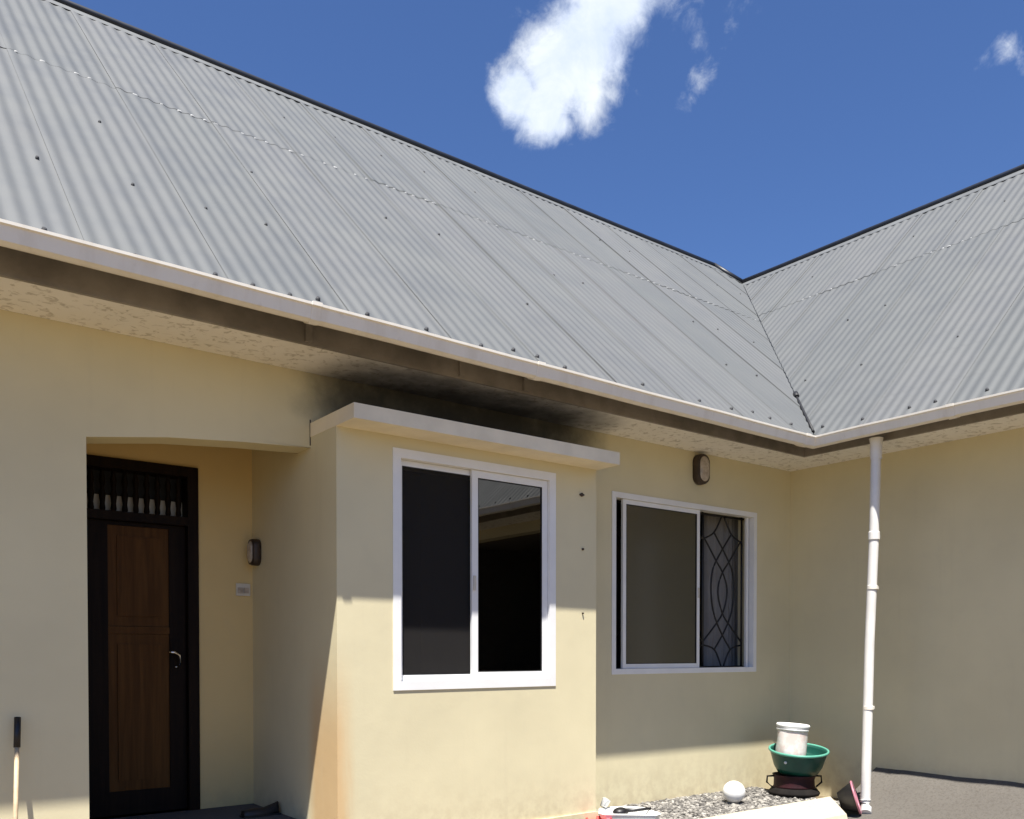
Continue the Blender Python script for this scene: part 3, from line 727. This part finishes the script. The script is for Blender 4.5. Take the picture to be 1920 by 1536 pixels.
icf = [(0, 1, 2), (0, 2, 3), (0, 3, 4), (0, 4, 5), (0, 5, 1), (1, 6, 2), (2, 7, 3), (3, 8, 4), (4, 9, 5), (5, 10, 1), (6, 7, 2), (7, 8, 3), (8, 9, 4), (9, 10, 5), (10, 6, 1), (11, 7, 6), (11, 8, 7), (11, 9, 8), (11, 10, 9), (11, 6, 10)]
for _ in range(11000):
    x = random.uniform(-2.9, KX1 + .33); y = random.uniform(yk + .06, -.01); s = random.choice((.007, .009, .011, .014, .017, .022))
    sx_, sy_, sz_ = s * random.uniform(.7, 1.3), s * random.uniform(.7, 1.3), s * random.uniform(.5, .8); a = random.uniform(0, 6.28); b0 = len(verts)
    hz = ZGR + .006 + random.uniform(0, .016) + .02 * math.exp(-((y + .15) / .2) ** 2)
    for (px, py, pz) in ico:
        jx = random.uniform(.8, 1.2); X_, Y_ = px * sx_ * jx, py * sy_ * jx
        verts.append((x + X_ * math.cos(a) - Y_ * math.sin(a), y + X_ * math.sin(a) + Y_ * math.cos(a), hz + pz * sz_))
    faces += [(f[0] + b0, f[1] + b0, f[2] + b0) for f in icf]
me = bpy.data.meshes.new('gravel'); me.from_pydata(verts, [], faces)
tag(link('gravel', me, 'stones'), 'grey crushed stone gravel along the wall behind the kerb', 'gravel', kind='stuff')

# ------------------------------------------------------------------ things on the gravel
ZT = ZGR + .030
def at(px, py, z): q = on_z(px, py, z); return Vector((q.x, q.y, z))
# stove
s0 = at(1497, 1492, ZT); s0 = Vector((s0.x + .05, s0.y + .08, ZT))
PXM = (s0 - CAM).dot(FWD) / FPX       # metres per pixel there
st = tag(empty('charcoal_stove', s0), 'dark maroon waisted stove standing on the gravel under the green basin', 'stove')
bz = on_y(1500, 1450, s0.y).z - ZT   # underside of basin
bm = bmesh.new(); lathe(bm, [(.215, .0), (.226, .02), (.222, bz * .16), (.205, bz * .26), (.190, bz * .36)], s0, 36, wob=.01); fin('base', bm, 'soot_black', st, True)
bm = bmesh.new(); lathe(bm, [(.188, bz * .36), (.180, bz * .45), (.178, bz * .8), (.190, bz * .95), (.195, bz), (.182, bz), (.16, bz * .8), (.14, bz * .5)], s0, 36, wob=.01); fin('fire_bowl', bm, 'stove_maroon', st, True)
for s in (-1, 1):
    d = (RT * s).normalized(); bm = bmesh.new(); c_ = s0
    tube(bm, [c_ + d * .185 + Vector((0, 0, bz * .92)), c_ + d * .245 + Vector((0, 0, bz * .90)), c_ + d * .25 + Vector((0, 0, bz * .6)), c_ + d * .20 + Vector((0, 0, bz * .36))], .009, 8); fin('handle', bm, 'soot_black', st, True)
# basin
b0 = s0 + RT * (.030) + Vector((0, 0, bz + .002)); bh = on_y(1504, 1408, s0.y).z - ZT - bz; br = 54.5 * PXM
MB_ = Matrix.Rotation(R(8), 3, RT)
bas = tag(empty('basin', b0), 'round dark green plastic basin balanced on the maroon stove', 'basin')
bm = bmesh.new(); lathe(bm, [(.02, .0), (br * .68, .0), (br * .80, bh * .28), (br * .93, bh * .85), (br * .95, bh * .97), (br * .92, bh * .97), (br * .90, bh * .88), (br * .84, bh * .66), (br * .80, bh * .60), (.02, bh * .60)], b0 + Vector((0, 0, .022)), 48, M=MB_); fin('bowl', bm, 'basin_green', bas, True)
bm = bmesh.new(); n = 48; ring = [b0 + Vector((br * .965 * math.cos(k * 2 * math.pi / n), br * .965 * math.sin(k * 2 * math.pi / n), bh)) for k in range(n + 1)]
lathe(bm, [(br * .93, bh - .012), (br * .97, bh - .016), (br, bh - .008), (br * .995, bh + .006), (br * .96, bh + .010), (br * .93, bh + .003)], b0 + Vector((0, 0, .022)), 48, closed=True, M=MB_); fin('rim', bm, 'basin_rim', bas, True)
q = (CAM - b0); q.z = 0; q.normalize(); q = (q - RT * .65).normalized(); c_ = b0 + Vector((0, 0, .022)) + MB_ @ (q * br * .885 + Vector((0, 0, bh * .62)))
bm = bmesh.new(); bmesh.ops.create_icosphere(bm, subdivisions=2, radius=.014, matrix=Matrix.Translation(c_)); fin('sticker', bm, 'plastic_white', bas, True)
# bucket in the basin
k0 = b0 + RT * (-.065) + Vector((0, 0, bh * .60 + .024)); kt = on_y(1490, 1360, s0.y).z - k0.z; kr = 29 * PXM
Mt = Matrix.Rotation(R(4), 3, FWD)
bk = tag(empty('bucket', k0), 'stained white plastic bucket standing inside the green basin', 'bucket')
bm = bmesh.new(); lathe(bm, [(.01, 0), (kr * .92, 0), (kr * .95, .02), (kr * .96, kt * .25), (kr * .94, kt * .5), (kr * .95, kt * .8), (kr * .96, kt), (kr * .90, kt), (kr * .86, kt * .6), (kr * .86, .02), (.01, .015)], k0, 40, wob=.03, M=Mt); fin('body', bm, 'bucket_plastic', bk, True)
bm = bmesh.new(); lathe(bm, [(kr * .92, kt * .86), (kr * 1.0, kt * .84), (kr * 1.02, kt * .89), (kr * .97, kt * .92), (kr * 1.04, kt * .96), (kr * 1.05, kt * 1.02), (kr * .98, kt * 1.05), (kr * .91, kt * 1.02)], k0, 40, closed=True, wob=.012, M=Mt); fin('rim', bm, 'plastic_white', bk, True)
# white ball
c_ = at(1385, 1506, ZT); r_ = 21 * ((c_ - CAM).dot(FWD) / FPX)
bm = bmesh.new(); bmesh.ops.create_uvsphere(bm, u_segments=32, v_segments=20, radius=r_); bmesh.ops.translate(bm, verts=bm.verts[:], vec=c_ + Vector((.0, .05, r_ * .93)))
tag(fin('ball', bm, 'ball_white', None, True), 'white round ball lying on the gravel beside the wall', 'ball')
# white tray with a black brush, red tub beside it
ZTr = EYE - 1.22
def tray():
    c = at(1180, 1522, ZTr); u_ = RT; w_ = Vector((-RT.y, RT.x, 0))
    r = tag(empty('plastic_tray', (c.x, c.y, ZTr - .07)), 'shallow white plastic tray at the foot of the bay wall', 'tray')
    P = lambda a, b_, z: c + u_ * a + w_ * b_ + Vector((0, 0, z))
    outl = [(-.20, -.15), (.18, -.17), (.22, -.12), (.14, .13), (.08, .165), (-.12, .165), (-.22, .10), (-.24, -.10)]
    bm = bmesh.new(); secs = [(.80, -.068), (.95, -.03), (1.0, 0), (1.03, .004), (1.0, .010), (.90, .004), (.80, -.03), (.74, -.05)]
    rings = [[bm.verts.new(P(a * s, b_ * s, z)) for a, b_ in outl] for s, z in secs]
    for i in range(len(rings) - 1):
        for k in range(8): j = (k + 1) % 8; bm.faces.new((rings[i][k], rings[i][j], rings[i + 1][j], rings[i + 1][k]))
    bm.faces.new(rings[0]); bm.faces.new(rings[-1][::-1]); fin('shell', bm, 'plastic_white', r, False, .004)
    br_ = tag(empty('hand_brush', P(-.02, -.02, -.04)), 'small black brush with a long handle lying in the white tray', 'brush')
    bm = bmesh.new(); bmesh.ops.create_icosphere(bm, subdivisions=3, radius=.055, matrix=Matrix.Translation(P(-.07, -.02, .0)) @ Matrix.Diagonal((1.2, 1, .7, 1))); fin('head', bm, 'plastic_black', br_, True)
    bm = bmesh.new(); tube(bm, [P(-.05, -.01, .01), P(.06, -.0, .012), P(.17, .03, .02)], [.02, .013, .010], 8); fin('handle', bm, 'plastic_black', br_, True)
    return P
TP_ = tray()
c_ = TP_(-.25, -.16, 0); bm = bmesh.new(); lathe(bm, [(.01, 0), (.075, 0), (.095, .13), (.10, .14), (.088, .14), (.07, .01), (.01, .01)], (c_.x, c_.y, .0), 28); tag(fin('tub', bm, 'plastic_red', None, True), 'small red plastic tub beside the white tray', 'tub')
c_ = on_y(1139, 1508, -YB - .06); bm = bmesh.new(); bmesh.ops.create_uvsphere(bm, u_segments=16, v_segments=10, radius=.03)
c_ = TP_(-.19, .11, .02)
bm.free(); bm = bmesh.new(); lathe(bm, [(.01, 0), (.026, 0), (.034, .06), (.036, .062), (.030, .062), (.022, .01), (.01, .01)], (0, 0, 0), 20, M=Matrix.Rotation(R(35), 3, 'Y')); bmesh.ops.translate(bm, verts=bm.verts[:], vec=c_)
tag(fin('cup', bm, 'plastic_white', None, True), 'small cream cup tipped over on the corner of the white tray', 'cup')
# black basin with pink rim leaning beside the downpipe
c_ = on_x(1590, 1512, -.82); Mt = Matrix.Rotation(R(-68), 3, Vector((FWD.x, FWD.y, 0)).normalized()); Mt = Matrix.Rotation(R(YAW - 90), 3, 'Z') @ Matrix.Rotation(R(72), 3, 'Y') @ Matrix.Rotation(R(20), 3, 'X')
bl = tag(empty('washing_bowl', (c_.x, c_.y, .02)), 'black bowl with pink rim tipped on its edge beside the downpipe', 'bowl')
cc = Vector((c_.x, c_.y, .155))
bm = bmesh.new(); lathe(bm, [(.01, -.07), (.075, -.07), (.13, .05), (.135, .06), (.12, .055), (.065, -.06), (.01, -.06)], cc, 32, M=Mt); fin('shell', bm, 'plastic_black', bl, True)
bm = bmesh.new(); lathe(bm, [(.128, .055), (.142, .055), (.146, .066), (.138, .072), (.126, .066)], cc, 32, closed=True, M=Mt); fin('rim', bm, 'plastic_pink', bl, True)

# ------------------------------------------------------------------ broom against the left wall, shoe in the porch
t0 = on_y(33, 1345, -.035); t1 = on_y(29, 1536, -.15); dn_ = (t1 - t0); end = t0 + dn_ * ((t0.z - .14) / (t0.z - t1.z))
brm = tag(empty('broom', (end.x, end.y, 0)), 'long handled broom with dark grip leaning against the cream wall', 'broom')
gm = t0 + dn_ * .30
bm = bmesh.new(); tube(bm, [t0, gm], .0165, 10); fin('grip', bm, 'plastic_black', brm, True)
bm = bmesh.new(); tube(bm, [gm, end], .0115, 10); fin('pole', bm, 'pole_wood', brm, True)
bm = bmesh.new(); prism(bm, [(-.05, .16), (.05, .16), (.14, .0), (-.14, .0)], lambda x, z: (end.x + x, end.y - .03, z), lambda x, z: (end.x + x, end.y + .03, z)); fin('bristles', bm, 'bristle', brm, False, .01)
sq = on_z(487, 1530, ZP)
sh = tag(empty('shoe', sq), 'black shoe lying on the dark porch floor near the corner', 'shoe')
bm = bmesh.new(); n = 10; rings = []
for i in range(n + 1):
    f = i / n; wv = .045 * math.sin(math.pi * min(1, .18 + f * .72)) ** .6; hh = .055 + .03 * (f > .6) * (f - .6) / .4 - .03 * max(0, .3 - f)
    rings.append([bm.verts.new((sq.x - .12 + .25 * f, sq.y + wv * a, ZP + hh * b_)) for a, b_ in ((-1, .02), (1, .02), (1, .4), (.6, .95), (0, 1.05), (-.6, .95), (-1, .4))])
for i in range(n):
    for k in range(7): j = (k + 1) % 7; bm.faces.new((rings[i][k], rings[i][j], rings[i + 1][j], rings[i + 1][k]))
bm.faces.new(rings[0]); bm.faces.new(rings[-1][::-1]); fin('upper', bm, 'plastic_black', sh, True)
boxo('sole', (sq.x - .125, sq.x + .135, sq.y - .046, sq.y + .046, ZP + .0005, ZP + .012), 'rubber_black', sh, .004)
